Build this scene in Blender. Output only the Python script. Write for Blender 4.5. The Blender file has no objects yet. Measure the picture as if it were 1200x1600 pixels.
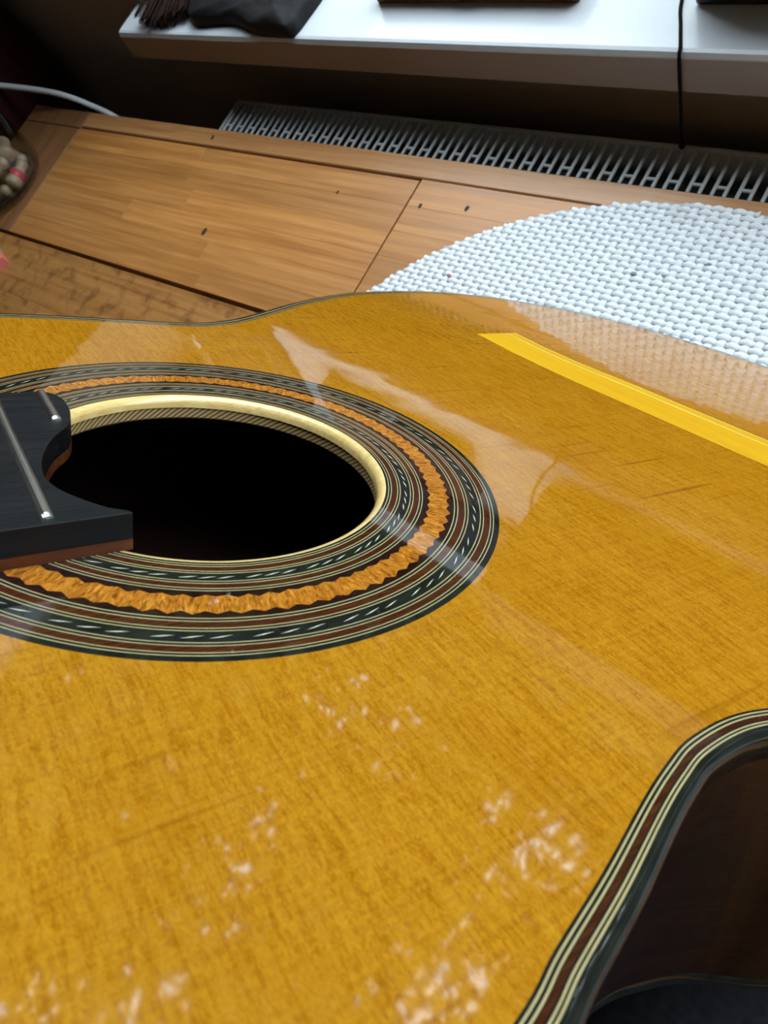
import bpy, bmesh, math, random
from mathutils import Matrix, Vector
random.seed(7)
scene = bpy.context.scene
col = scene.collection
PI = math.pi

# ------------------------------------------------------------------ camera
H = 0.425                      # camera height above the table top
cam_d = bpy.data.cameras.new('camera')
cam = bpy.data.objects.new('camera', cam_d)
col.objects.link(cam)
cam_d.sensor_fit = 'VERTICAL'
cam_d.sensor_height = 24.0
cam_d.lens = 24.0 * 1115.0 / 1600.0
cam_d.clip_start = 0.005
cam_d.clip_end = 200
right = Vector((0.784592, 0.483971, -0.387540))
down = Vector((0.359897, -0.864471, -0.350948))
fwd = Vector((-0.504866, 0.135876, -0.852437))
m = Matrix.Identity(4)
for i in range(3):
    m[i][0] = right[i]; m[i][1] = -down[i]; m[i][2] = -fwd[i]
m[2][3] = H
cam.matrix_world = m
cam_d.dof.use_dof = True
cam_d.dof.focus_distance = 0.20
cam_d.dof.aperture_fstop = 26.0
scene.camera = cam

# ------------------------------------------------------------------ world, light, exposure
world = bpy.data.worlds.new('overcast_sky')
scene.world = world
world.use_nodes = True
bg = world.node_tree.nodes['Background']
bg.inputs['Color'].default_value = (0.80, 0.91, 1.0, 1)
bg.inputs['Strength'].default_value = 6.5
scene.view_settings.view_transform = 'Standard'
scene.view_settings.look = 'None'
scene.view_settings.gamma = 1.0
scene.cycles.use_adaptive_sampling = True
scene.cycles.adaptive_threshold = 0.03
scene.cycles.adaptive_min_samples = 24
scene.cycles.max_bounces = 7
scene.view_settings.use_curve_mapping = False
scene.view_settings.exposure = 0.60

WX0, WX1, WZ0, WZ1, WY = -0.775, 2.05, 0.070, 1.88, 0.62   # window opening
por = bpy.data.lights.new('window_portal', 'AREA')
por.shape = 'RECTANGLE'; por.size = WX1 - WX0; por.size_y = WZ1 - WZ0
por.cycles.is_portal = True
po = bpy.data.objects.new('window_portal', por)
po.location = ((WX0 + WX1) / 2, WY + 0.06, (WZ0 + WZ1) / 2)
po.rotation_euler = (-PI / 2, 0, 0)
col.objects.link(po)

# ------------------------------------------------------------------ helpers
def tag(o, label=None, cat=None, group=None, kind=None):
    if label: o['label'] = label
    if cat: o['category'] = cat
    if group: o['group'] = group
    if kind: o['kind'] = kind
    return o

def empty(name, loc=(0, 0, 0), rz=0.0, parent=None):
    o = bpy.data.objects.new(name, None)
    o.empty_display_size = 0.02
    o.location = loc; o.rotation_euler = (0, 0, rz)
    o.parent = parent
    col.objects.link(o)
    return o

def link(name, me, parent=None):
    o = bpy.data.objects.new(name, me)
    o.parent = parent
    col.objects.link(o)
    return o

class MB:
    def __init__(s):
        s.v = []; s.f = []
    def add(s, vs, fs):
        b = len(s.v)
        s.v += [tuple(p) for p in vs]
        s.f += [tuple(i + b for i in f) for f in fs]
        return s
    def box(s, x0, x1, y0, y1, z0, z1):
        vs = [(x, y, z) for z in (z0, z1) for y in (y0, y1) for x in (x0, x1)]
        return s.add(vs, [(0, 2, 3, 1), (4, 5, 7, 6), (0, 1, 5, 4), (2, 6, 7, 3), (0, 4, 6, 2), (1, 3, 7, 5)])
    def bbox(s, x0, x1, y0, y1, z0, z1, b):
        """box with chamfered top edges"""
        vs = [(x0, y0, z0), (x1, y0, z0), (x1, y1, z0), (x0, y1, z0),
              (x0, y0, z1 - b), (x1, y0, z1 - b), (x1, y1, z1 - b), (x0, y1, z1 - b),
              (x0 + b, y0 + b, z1), (x1 - b, y0 + b, z1), (x1 - b, y1 - b, z1), (x0 + b, y1 - b, z1)]
        fs = [(3, 2, 1, 0), (8, 9, 10, 11)]
        for k in (0, 4):
            for i in range(4):
                j = (i + 1) % 4
                fs.append((k + i, k + j, k + 4 + j, k + 4 + i))
        return s.add(vs, fs)
    def lathe(s, prof, n=32, c=(0, 0, 0), a0=0.0):
        vs = []
        for r, z in prof:
            for i in range(n):
                t = a0 + 2 * PI * i / n
                vs.append((c[0] + r * math.cos(t), c[1] + r * math.sin(t), c[2] + z))
        fs = []
        for k in range(len(prof) - 1):
            for i in range(n):
                j = (i + 1) % n
                fs.append((k * n + i, k * n + j, (k + 1) * n + j, (k + 1) * n + i))
        return s.add(vs, fs)
    def tube(s, pts, rad, n=10, caps=True):
        pts = [Vector(p) for p in pts]
        if not isinstance(rad, (list, tuple)): rad = [rad] * len(pts)
        vs = []; up = Vector((0.13, 0.27, 0.95))
        for i, p in enumerate(pts):
            d = (pts[min(i + 1, len(pts) - 1)] - pts[max(i - 1, 0)]).normalized()
            a = d.cross(up)
            if a.length < 1e-4: a = d.cross(Vector((1, 0, 0)))
            a.normalize(); b = a.cross(d)
            for k in range(n):
                t = 2 * PI * k / n
                vs.append(p + (a * math.cos(t) + b * math.sin(t)) * rad[i])
        fs = []
        for i in range(len(pts) - 1):
            for k in range(n):
                j = (k + 1) % n
                fs.append((i * n + k, i * n + j, (i + 1) * n + j, (i + 1) * n + k))
        if caps:
            fs.append(tuple(reversed(range(n))))
            fs.append(tuple((len(pts) - 1) * n + k for k in range(n)))
        return s.add(vs, fs)
    def prism(s, poly, z0, z1):
        """closed polygon extruded from z0 to z1 (triangulated later)"""
        n = len(poly)
        vs = [(x, y, z0) for x, y in poly] + [(x, y, z1) for x, y in poly]
        fs = [tuple(reversed(range(n))), tuple(range(n, 2 * n))]
        for i in range(n):
            j = (i + 1) % n
            fs.append((i, j, n + j, n + i))
        return s.add(vs, fs)
    def mesh(s, name, mat=None, smooth=False, fix=True):
        me = bpy.data.meshes.new(name)
        me.from_pydata(s.v, [], s.f)
        if fix:
            bm = bmesh.new(); bm.from_mesh(me)
            bmesh.ops.recalc_face_normals(bm, faces=bm.faces)
            bm.to_mesh(me); bm.free()
        if mat: me.materials.append(mat)
        if smooth:
            for p in me.polygons: p.use_smooth = True
        me.update()
        return me
    def build(s, name, mat, parent=None, smooth=False, fix=True, bevel=0.0, auto=None):
        o = link(name, s.mesh(name, mat, smooth or auto is not None, fix), parent)
        if bevel:
            md = o.modifiers.new('bevel', 'BEVEL'); md.width = bevel; md.segments = 2
            md.limit_method = 'ANGLE'; md.angle_limit = math.radians(40)
        if auto is not None:
            o.data.set_sharp_from_angle(angle=math.radians(auto))
        return o

def catmull(pts, sub, closed=True):
    out = []; n = len(pts)
    rng = range(n) if closed else range(n - 1)
    for i in rng:
        if closed:
            p0, p1, p2, p3 = (pts[(i + k) % n] for k in (-1, 0, 1, 2))
        else:
            p0, p1, p2, p3 = pts[max(i - 1, 0)], pts[i], pts[i + 1], pts[min(i + 2, n - 1)]
        for k in range(sub):
            t = k / sub
            out.append(tuple(0.5 * (2 * b + (c - a) * t + (2 * a - 5 * b + 4 * c - d) * t * t + (3 * b - a - 3 * c + d) * t ** 3)
                             for a, b, c, d in zip(p0, p1, p2, p3)))
    if not closed: out.append(tuple(pts[-1]))
    return out

# ------------------------------------------------------------------ materials
class NT:
    """tiny node-tree writer"""
    def __init__(s, name):
        s.m = bpy.data.materials.new(name); s.m.use_nodes = True
        s.t = s.m.node_tree; s.n = s.t.nodes; s.l = s.t.links
        s.b = s.n['Principled BSDF']; s.out = s.n['Material Output']
        s.tc = None
    def new(s, t, **k):
        n = s.n.new(t)
        for a, v in k.items(): setattr(n, a, v)
        return n
    def coord(s, scale=(1, 1, 1), rot=(0, 0, 0), loc=(0, 0, 0), out='Object', rand=False):
        if s.tc is None: s.tc = s.new('ShaderNodeTexCoord')
        mp = s.new('ShaderNodeMapping')
        mp.inputs['Scale'].default_value = scale
        mp.inputs['Rotation'].default_value = rot
        mp.inputs['Location'].default_value = loc
        s.l.new(s.tc.outputs[out], mp.inputs['Vector'])
        v = mp.outputs[0]
        if rand:
            oi = s.new('ShaderNodeObjectInfo')
            mu = s.new('ShaderNodeMath', operation='MULTIPLY'); mu.inputs[1].default_value = 37.0
            s.l.new(oi.outputs['Random'], mu.inputs[0])
            ad = s.new('ShaderNodeVectorMath', operation='ADD')
            s.l.new(v, ad.inputs[0]); s.l.new(mu.outputs[0], ad.inputs[1])
            v = ad.outputs[0]
        return v
    def noise(s, vec, scale=1.0, detail=3.0, rough=0.5, dist=0.0):
        n = s.new('ShaderNodeTexNoise')
        n.inputs['Scale'].default_value = scale; n.inputs['Detail'].default_value = detail
        n.inputs['Roughness'].default_value = rough; n.inputs['Distortion'].default_value = dist
        s.l.new(vec, n.inputs['Vector'])
        return n.outputs['Fac']
    def ramp(s, fac, stops):
        r = s.new('ShaderNodeValToRGB')
        e = r.color_ramp.elements
        while len(e) < len(stops): e.new(0.5)
        for k, (p, c) in enumerate(stops):
            e[k].position = p
            e[k].color = c if len(c) == 4 else (*c, 1)
        s.l.new(fac, r.inputs['Fac'])
        return r.outputs['Color']
    def rng(s, fac, a, b, c=0.0, d=1.0):
        r = s.new('ShaderNodeMapRange')
        for k, v in zip(('From Min', 'From Max', 'To Min', 'To Max'), (a, b, c, d)): r.inputs[k].default_value = v
        s.l.new(fac, r.inputs['Value'])
        return r.outputs[0]
    def mix(s, fac, a, b, mode='MIX'):
        n = s.new('ShaderNodeMix'); n.data_type = 'RGBA'; n.blend_type = mode
        for sock, v in ((n.inputs[0], fac), (n.inputs[6], a), (n.inputs[7], b)):
            if hasattr(v, 'is_linked'): s.l.new(v, sock)
            elif isinstance(v, (int, float)): sock.default_value = v
            else: sock.default_value = (*v, 1) if len(v) == 3 else v
        return n.outputs[2]
    def set(s, **k):
        for a, v in k.items():
            sock = s.b.inputs[a.replace('_', ' ')]
            if hasattr(v, 'is_linked'): s.l.new(v, sock)
            elif isinstance(v, (tuple, list)): sock.default_value = (*v, 1) if len(v) == 3 else v
            else: sock.default_value = v
        return s
    def bump(s, h, strength=0.2, dist=0.001, to='Normal'):
        b = s.new('ShaderNodeBump')
        b.inputs['Strength'].default_value = strength; b.inputs['Distance'].default_value = dist
        s.l.new(h, b.inputs['Height']); s.l.new(b.outputs[0], s.b.inputs[to])
        return s

def plain(name, colr, rough=0.5, spec=0.5, metal=0.0, coat=0.0, var=0.12, scale=60.0, coat_rough=0.03):
    t = NT(name)
    n = t.noise(t.coord(), scale, 3)
    c0 = tuple(max(0, c * (1 - var)) for c in colr); c1 = tuple(min(1, c * (1 + var)) for c in colr)
    t.set(Base_Color=t.ramp(n, [(0.3, c0), (0.7, c1)]), Roughness=rough, Metallic=metal,
          Specular_IOR_Level=spec, Coat_Weight=coat, Coat_Roughness=coat_rough)
    return t.m

def wood(name, dark, mid, light, sx=1.0, along='X', rough=0.4, coat=0.0, var=0.25, stains=None, coat_rough=0.1, spec=0.5, size=1.0):
    """plank wood, grain along one local axis, tone differs from piece to piece"""
    t = NT(name)
    lo, hi = 6.0 * sx, 160.0 * sx
    sc = {'X': (lo, hi, hi), 'Y': (hi, lo, hi), 'Z': (hi, hi, lo)}[along]
    n1 = t.noise(t.coord(sc, rand=True), 1.0, 6, 0.6, 0.4)
    sc2 = tuple(k * 3.5 for k in sc)
    n2 = t.noise(t.coord(sc2, rand=True), 1.0, 3, 0.6)
    base = t.ramp(n1, [(0.25, dark), (0.5, mid), (0.78, light)])
    base = t.mix(t.rng(n2, 0.35, 0.75, 0.0, 0.35), base, dark)
    oi = t.new('ShaderNodeObjectInfo')
    tone = t.rng(oi.outputs['Random'], 0, 1, 1 - var, 1 + var)
    cv = t.new('ShaderNodeCombineXYZ')
    for k in range(3): t.l.new(tone, cv.inputs[k])
    base = t.mix(1.0, base, cv.outputs[0], 'MULTIPLY')
    if stains:
        n3 = t.noise(t.coord((1, 1, 1)), stains[0], 4, 0.6)
        base = t.mix(t.rng(n3, stains[1], stains[2], 0, stains[3]), base, stains[4])
    t.set(Base_Color=base, Roughness=t.rng(n1, 0.2, 0.8, rough * 0.8, rough * 1.2), Coat_Weight=coat, Coat_Roughness=coat_rough, Specular_IOR_Level=spec)
    t.bump(n2, 0.25, 0.0004)
    return t.m

def spruce():
    t = NT('amber_spruce')
    grain = t.noise(t.coord((8, 1150, 1)), 1.0, 2.5, 0.55, 0.15)
    longl = t.noise(t.coord((14, 330, 1), loc=(3, 1, 0)), 1.0, 1, 0.4)
    silk = t.noise(t.coord((950, 105, 1), rot=(0, 0, 0.10)), 1.0, 3, 0.6, 0.9)
    bear = t.noise(t.coord((300, 85, 1), rot=(0, 0, -0.15), loc=(5, 2, 0)), 1.0, 3, 0.6, 1.6)
    curl = t.noise(t.coord((1300, 800, 1), rot=(0, 0, 0.4), loc=(2, 7, 0)), 1.0, 2, 0.6, 1.5)
    blot = t.noise(t.coord((30, 18, 1)), 1.0, 2, 0.5)
    c = t.ramp(grain, [(0.25, (0.231, 0.0859, 0.00227)), (0.5, (0.302, 0.1242, 0.00454)), (0.75, (0.356, 0.1570, 0.00827))])
    c = t.mix(t.rng(silk, 0.38, 0.62, 0.0, 0.62), c, (0.375, 0.1807, 0.01498))
    c = t.mix(t.rng(silk, 0.52, 0.32, 0.0, 0.48), c, (0.213, 0.0712, 0.00148))
    c = t.mix(t.rng(bear, 0.52, 0.75, 0.0, 0.55), c, (0.393, 0.1977, 0.01498))
    c = t.mix(t.rng(curl, 0.42, 0.62, 0.0, 0.30), c, (0.558, 0.2870, 0.02100))
    c = t.mix(t.rng(blot, 0.40, 0.75, 0.0, 0.35), c, (0.263, 0.0971, 0.00148))
    c = t.mix(t.rng(longl, 0.31, 0.24, 0.0, 0.5), c, (0.151, 0.0452, 0.00118))
    t.set(Base_Color=c, Roughness=0.42, Specular_IOR_Level=0.0, Coat_Weight=1.0, Coat_Roughness=0.04, Coat_IOR=1.6, Coat_Tint=(1.0, 0.93, 0.72))
    wav = t.noise(t.coord((26, 26, 1)), 1.0, 2, 0.5)
    t.bump(wav, 0.35, 0.0005, 'Coat Normal')
    return t.m

M = {}
M['spruce'] = spruce()
M['bare'] = wood('bare_bridge_spruce', (0.445, 0.2092, 0.00097), (0.501, 0.2587, 0.00162), (0.528, 0.2943, 0.00324), sx=1.2, along='Y', rough=0.75, var=0.0, spec=0.15)
M['bare_line'] = plain('pale_edge_spruce', (0.555, 0.3791, 0.05184), 0.6, 0.2, var=0.05)
M['ebony'] = wood('ebony', (0.004, 0.0045, 0.005), (0.006, 0.0068, 0.008), (0.013, 0.0145, 0.017), sx=3, along='X', rough=0.42, var=0.0, spec=0.22)
M['black_gloss'] = plain('black_lacquered_inlay', (0.010, 0.011, 0.009), 0.4, 0.0, coat=1.0, var=0.4, scale=200)
M['cream_line'] = plain('cream_inlay_line', (0.36, 0.295, 0.145), 0.45, 0.0, coat=1.0, var=0.1, scale=300)
M['red_line'] = wood('red_brown_inlay', (0.022, 0.0052, 0.00182), (0.053, 0.0130, 0.00468), (0.106, 0.0325, 0.00936), sx=14, along='X', rough=0.4, coat=1.0, var=0.0, coat_rough=0.03, spec=0.0)
M['chip'] = plain('white_chip', (0.55, 0.53, 0.42), 0.45, 0.0, coat=1.0, var=0.05, scale=300)
M['plum'] = plain('dark_plum_inlay', (0.016, 0.005, 0.004), 0.4, 0.0, coat=1.0, var=0.4, scale=300)
t = NT('burl_inlay')
b1 = t.noise(t.coord((420, 1500, 1), rot=(0, 0, 0.5), rand=True), 1.0, 4, 0.6, 1.0)
b2 = t.noise(t.coord((500, 500, 1), rand=True), 1.0, 2, 0.5)
c = t.ramp(b1, [(0.30, (0.087, 0.0247, 0.00252)), (0.5, (0.348, 0.1174, 0.01008)), (0.72, (0.574, 0.2480, 0.02940))])
c = t.mix(t.rng(b2, 0.55, 0.75, 0, 0.5), c, (0.174, 0.0609, 0.00504))
t.set(Base_Color=c, Roughness=0.4, Specular_IOR_Level=0.0, Coat_Weight=1.0, Coat_Roughness=0.03)
M['burl'] = t.m
M['rim'] = wood('pale_rim_spruce', (0.598, 0.3910, 0.11500), (0.759, 0.5290, 0.19550), (0.874, 0.6670, 0.31050), sx=4, along='X', rough=0.35, coat=1.0, var=0.0, coat_rough=0.08)
t = NT('end_grain_lining')
tc = t.coord()
sp = t.new('ShaderNodeSeparateXYZ'); t.l.new(tc, sp.inputs[0])
at = t.new('ShaderNodeMath', operation='ARCTAN2'); t.l.new(sp.outputs[1], at.inputs[0]); t.l.new(sp.outputs[0], at.inputs[1])
zz = t.new('ShaderNodeMath', operation='MULTIPLY_ADD'); zz.inputs[1].default_value = 30.0; t.l.new(sp.outputs[2], zz.inputs[0]); t.l.new(at.outputs[0], zz.inputs[2])
mu = t.new('ShaderNodeMath', operation='MULTIPLY'); mu.inputs[1].default_value = 150.0; t.l.new(zz.outputs[0], mu.inputs[0])
sn = t.new('ShaderNodeMath', operation='SINE'); t.l.new(mu.outputs[0], sn.inputs[0])
t.set(Base_Color=t.ramp(t.rng(sn.outputs[0], -1, 1), [(0.1, (0.10, 0.05, 0.015)), (0.5, (0.42, 0.28, 0.12)), (0.9, (0.50, 0.34, 0.15))]), Roughness=0.6)
M['lining'] = t.m
M['rosewood'] = wood('dark_rosewood', (0.003, 0.0006, 0.0003), (0.009, 0.0018, 0.0007), (0.020, 0.004, 0.0013), sx=1.2, along='X', rough=0.35, coat=0.12, var=0.0, coat_rough=0.02, spec=0.25)
M['rosewood_inner'] = wood('inner_rosewood', (0.008, 0.003, 0.002), (0.018, 0.006, 0.003), (0.03, 0.010, 0.005), sx=1.2, along='X', rough=0.7, var=0.0, spec=0.2)
M['cedar'] = wood('red_cedar_neck', (0.051, 0.012, 0.0036), (0.096, 0.027, 0.0084), (0.144, 0.045, 0.0132), sx=3, along='X', rough=0.4, coat=0.1, var=0.0, spec=0.25)
M['nickel'] = plain('nickel_silver', (0.62, 0.62, 0.58), 0.28, 0.5, metal=1.0, var=0.08, scale=400)
M['table_wood'] = wood('oiled_table_wood', (0.23, 0.085, 0.020), (0.36, 0.150, 0.036), (0.48, 0.22, 0.062), rough=0.40, var=0.13, stains=(9.0, 0.50, 0.80, 0.35, (0.22, 0.085, 0.022)))
M['table_rail'] = wood('worn_table_edge_wood', (0.24, 0.095, 0.026), (0.34, 0.155, 0.052), (0.46, 0.24, 0.10), rough=0.36, var=0.08, stains=(40.0, 0.55, 0.75, 0.3, (0.40, 0.27, 0.17)))
M['table_near'] = wood('stained_table_wood', (0.20, 0.075, 0.016), (0.31, 0.135, 0.034), (0.38, 0.18, 0.05), rough=0.45, var=0.08, stains=(48.0, 0.50, 0.66, 0.65, (0.10, 0.034, 0.009)))
M['table_end'] = wood('dark_end_wood', (0.13, 0.050, 0.016), (0.19, 0.080, 0.028), (0.26, 0.12, 0.048), along='Y', rough=0.5, var=0.05)
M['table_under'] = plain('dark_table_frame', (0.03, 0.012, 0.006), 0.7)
M['knot'] = plain('knot', (0.015, 0.008, 0.005), 0.8)
M['mat_base'] = plain('mat_backing', (0.380, 0.3990, 0.41800), 0.7)
M['stain_grey'] = plain('grey_stain', (0.22, 0.22, 0.23), 0.8)
M['stain_red'] = plain('red_stain', (0.45, 0.10, 0.10), 0.8)
t = NT('woven_mat_white')
s1 = t.noise(t.coord((1, 1, 1)), 26.0, 4, 0.6)
s2 = t.noise(t.coord((300, 300, 300)), 1.0, 2, 0.5)
c = t.ramp(s2, [(0.3, (0.55, 0.575, 0.59)), (0.7, (0.67, 0.69, 0.70))])
c = t.mix(t.rng(s1, 0.58, 0.76, 0, 0.6), c, (0.36, 0.36, 0.37))
t.set(Base_Color=c, Roughness=0.45, Specular_IOR_Level=0.4)
M['mat'] = t.m
M['white_paint'] = plain('white_gloss_paint', (0.54, 0.57, 0.60), 0.22, 0.6, var=0.04, scale=14)
M['rad'] = plain('white_radiator_enamel', (0.38, 0.39, 0.39), 0.4, 0.5, var=0.05)
M['rad_dark'] = plain('dark_convector', (0.05, 0.055, 0.05), 0.8)  # convector core in one dark grey-green tone
M['wall'] = plain('grey_brown_wall_paint', (0.34, 0.275, 0.22), 0.8, 0.2, var=0.08, scale=9)
M['room'] = plain('room_wall_paint', (0.26, 0.23, 0.20), 0.85, 0.2, var=0.05, scale=4)
M['ceiling'] = plain('ceiling_paint', (0.60, 0.58, 0.55), 0.9, 0.2, var=0.04, scale=4)
M['floor'] = wood('floor_wood', (0.10, 0.045, 0.018), (0.16, 0.075, 0.03), (0.22, 0.11, 0.05), rough=0.5, var=0.1)
M['mahogany'] = wood('dark_red_mahogany', (0.014, 0.0020, 0.00140), (0.026, 0.0032, 0.00210), (0.041, 0.0056, 0.00350), along='Z', rough=0.6, var=0.0, spec=0.12)
M['leather'] = None
t = NT('black_leather')
l1 = t.noise(t.coord(), 90, 5, 0.6); l2 = t.noise(t.coord((40, 160, 60)), 1.0, 3)
t.set(Base_Color=t.ramp(l2, [(0.3, (0.006, 0.0055, 0.006)), (0.7, (0.018, 0.017, 0.018))]), Roughness=0.6, Specular_IOR_Level=0.15)
t.bump(l1, 0.5, 0.002)
M['leather'] = t.m
M['bristle'] = plain('brown_bristle', (0.018, 0.006, 0.003), 0.6, 0.15, var=0.5, scale=200)
M['box_wood'] = wood('brown_box_wood', (0.10, 0.035, 0.010), (0.17, 0.065, 0.02), (0.24, 0.10, 0.03), rough=0.4, var=0.0)
M['black_plastic'] = plain('black_plastic', (0.012, 0.013, 0.015), 0.4)
M['cord'] = plain('dark_brown_cord', (0.010, 0.005, 0.004), 0.9, 0.1)
M['white_cable'] = plain('white_cable_rubber', (0.74, 0.76, 0.77), 0.35, var=0.03)
M['beige'] = wood('turned_pale_wood', (0.279, 0.1650, 0.10000), (0.372, 0.2420, 0.15500), (0.446, 0.3135, 0.21500), sx=2, rough=0.45, var=0.12)
M['red_band'] = plain('red_paint', (0.55, 0.025, 0.045), 0.4)
M['pink'] = plain('pink_rubber', (0.55, 0.13, 0.10), 0.6)
t = NT('leaf_green')
oi = t.noise(t.coord((1, 1, 1)), 1.3, 2)
t.set(Base_Color=t.ramp(oi, [(0.3, (0.016, 0.030, 0.006)), (0.55, (0.045, 0.065, 0.010)), (0.75, (0.11, 0.12, 0.014))]), Roughness=0.6)
tr = t.new('ShaderNodeBsdfTranslucent'); tr.inputs['Color'].default_value = (0.10, 0.13, 0.02, 1)
mx = t.new('ShaderNodeMixShader'); mx.inputs[0].default_value = 0.45
t.l.new(t.b.outputs[0], mx.inputs[1]); t.l.new(tr.outputs[0], mx.inputs[2]); t.l.new(mx.outputs[0], t.out.inputs[0])
M['leaf'] = t.m
M['bark'] = plain('bark', (0.09, 0.06, 0.04), 0.9, 0.1, var=0.4, scale=12)
M['lawn'] = plain('lawn', (0.022, 0.036, 0.010), 0.9, 0.1, var=0.4, scale=3)
t = NT('jar_glass')
tp = t.new('ShaderNodeBsdfTransparent'); tp.inputs[0].default_value = (0.88, 0.91, 0.90, 1)
gl = t.new('ShaderNodeBsdfGlossy'); gl.inputs['Roughness'].default_value = 0.02
gl.inputs['Color'].default_value = (0.8, 0.85, 0.85, 1)
lw = t.new('ShaderNodeLayerWeight'); lw.inputs[0].default_value = 0.5
mx = t.new('ShaderNodeMixShader')
t.l.new(t.rng(lw.outputs['Facing'], 0.45, 1.0, 0.04, 0.75), mx.inputs[0])
t.l.new(tp.outputs[0], mx.inputs[1]); t.l.new(gl.outputs[0], mx.inputs[2])
t.l.new(mx.outputs[0], t.out.inputs[0])
M['glass'] = t.m
t = NT('window_glass')
tp = t.new('ShaderNodeBsdfTransparent'); tp.inputs[0].default_value = (0.97, 0.98, 0.98, 1)
gl = t.new('ShaderNodeBsdfGlossy'); gl.inputs['Roughness'].default_value = 0.0
mx = t.new('ShaderNodeMixShader'); mx.inputs[0].default_value = 0.05
t.l.new(tp.outputs[0], mx.inputs[1]); t.l.new(gl.outputs[0], mx.inputs[2])
t.l.new(mx.outputs[0], t.out.inputs[0])
M['pane'] = t.m

# ------------------------------------------------------------------ the room
RX0, RX1, RY0, RZ0, RZ1 = -2.0, 2.4, -2.8, -0.75, 2.08
YW = 0.447                                     # inner face of the window wall
YO = 0.72                                      # outer face
w = MB()
w.box(RX0, WX0, YW, YO, RZ0, RZ1)
w.box(WX1, RX1, YW, YO, RZ0, RZ1)
w.box(WX0, WX1, YW, YO, RZ0, 0.040)
w.box(WX0, WX1, YW, YO, WZ1, RZ1)
tag(w.build('wall_back', M['wall']), 'dark grey-brown wall below and beside the window sill', 'wall', kind='structure')
w = MB().box(RX0 - 0.1, RX0, RY0, YW, RZ0, RZ1)
tag(w.build('wall_left', M['room']), 'plain painted side wall beyond the dark red cupboard', 'wall', kind='structure')
w = MB().box(RX1, RX1 + 0.1, RY0, YW, RZ0, RZ1)
tag(w.build('wall_right', M['room']), 'plain painted side wall on the right of the room', 'wall', kind='structure')
w = MB().box(RX0, RX1, RY0 - 0.1, RY0, RZ0, RZ1)
tag(w.build('wall_front', M['room']), 'plain painted wall behind the viewer', 'wall', kind='structure')
w = MB().box(RX0, RX1, RY0, YW, RZ0 - 0.05, RZ0)
tag(w.build('floor', M['floor']), 'brown wooden floor under the table', 'floor', kind='structure')
w = MB().box(RX0, RX1, RY0, YO, RZ1, RZ1 + 0.05)
tag(w.build('ceiling', M['ceiling']), 'white painted ceiling of the room', 'ceiling', kind='structure')

# window sill: board with rounded nose
SZ, SY, ST = 0.0676, 0.4055, 0.0285
prof = [(0.66, SZ), (SY + 0.004, SZ), (SY + 0.0015, SZ - 0.0009), (SY, SZ - 0.004), (SY, SZ - ST + 0.001), (SY + 0.001, SZ - ST), (0.66, SZ - ST)]
s = MB(); n = len(prof)
vs = [(x, y, z) for x in (-0.787, 2.10) for y, z in prof]
s.add(vs, [tuple(range(n)), tuple(reversed(range(n, 2 * n)))] + [(i, (i + 1) % n, n + (i + 1) % n, n + i) for i in range(n)])
sill_o = s.build('window_sill', M['white_paint'])
MB().box(-0.787, 2.10, SY - 0.0006, SY + 0.002, SZ - ST, SZ - 0.0042).build('front_edge', plain('shade_toned_front', (0.24, 0.185, 0.15), 0.5, 0.3, var=0.06, scale=14), sill_o)  # sill front toned brown: its dim shade is put into the colour
tag(sill_o, 'white gloss painted window sill with a deep front edge', 'sill', kind='structure')

# window frame and panes
win = empty('window_1', ((WX0 + WX1) / 2, WY, WZ0))
tag(win, 'tall white framed window above the sill letting in daylight', 'window', kind='structure')
hw = (WX1 - WX0) / 2; hh = WZ1 - WZ0
def rail(name, x0, x1, z0, z1):
    MB().box(x0, x1, -0.03, 0.03, z0, z1).build(name, M['white_paint'], win, bevel=0.006)
rail('frame_rail', -hw, hw, 0, 0.055); rail('frame_rail', -hw, hw, hh - 0.055, hh)
rail('frame_stile', -hw, -hw + 0.055, 0.055, hh - 0.055); rail('frame_stile', hw - 0.055, hw, 0.055, hh - 0.055)
xs_ = [-hw + 0.055, -0.49, 0.49, hw - 0.055]
rail('mullion', -0.525, -0.455, 0.055, hh - 0.055); rail('mullion', 0.455, 0.525, 0.055, hh - 0.055)
for xa, xb in ((-hw + 0.055, -0.525), (-0.455, 0.455), (0.525, hw - 0.055)):
    MB().box(xa, xb, -0.002, 0.002, 0.055, hh - 0.055).build('pane', M['pane'], win)
w = MB().box(WX0 - 0.05, WX1 + 0.05, 0.655, 0.80, 0.055, 0.092)
tag(w.build('trim_1', M['white_paint'], bevel=0.004), 'white outer ledge on the garden side of the window', 'ledge', kind='structure')

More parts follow.
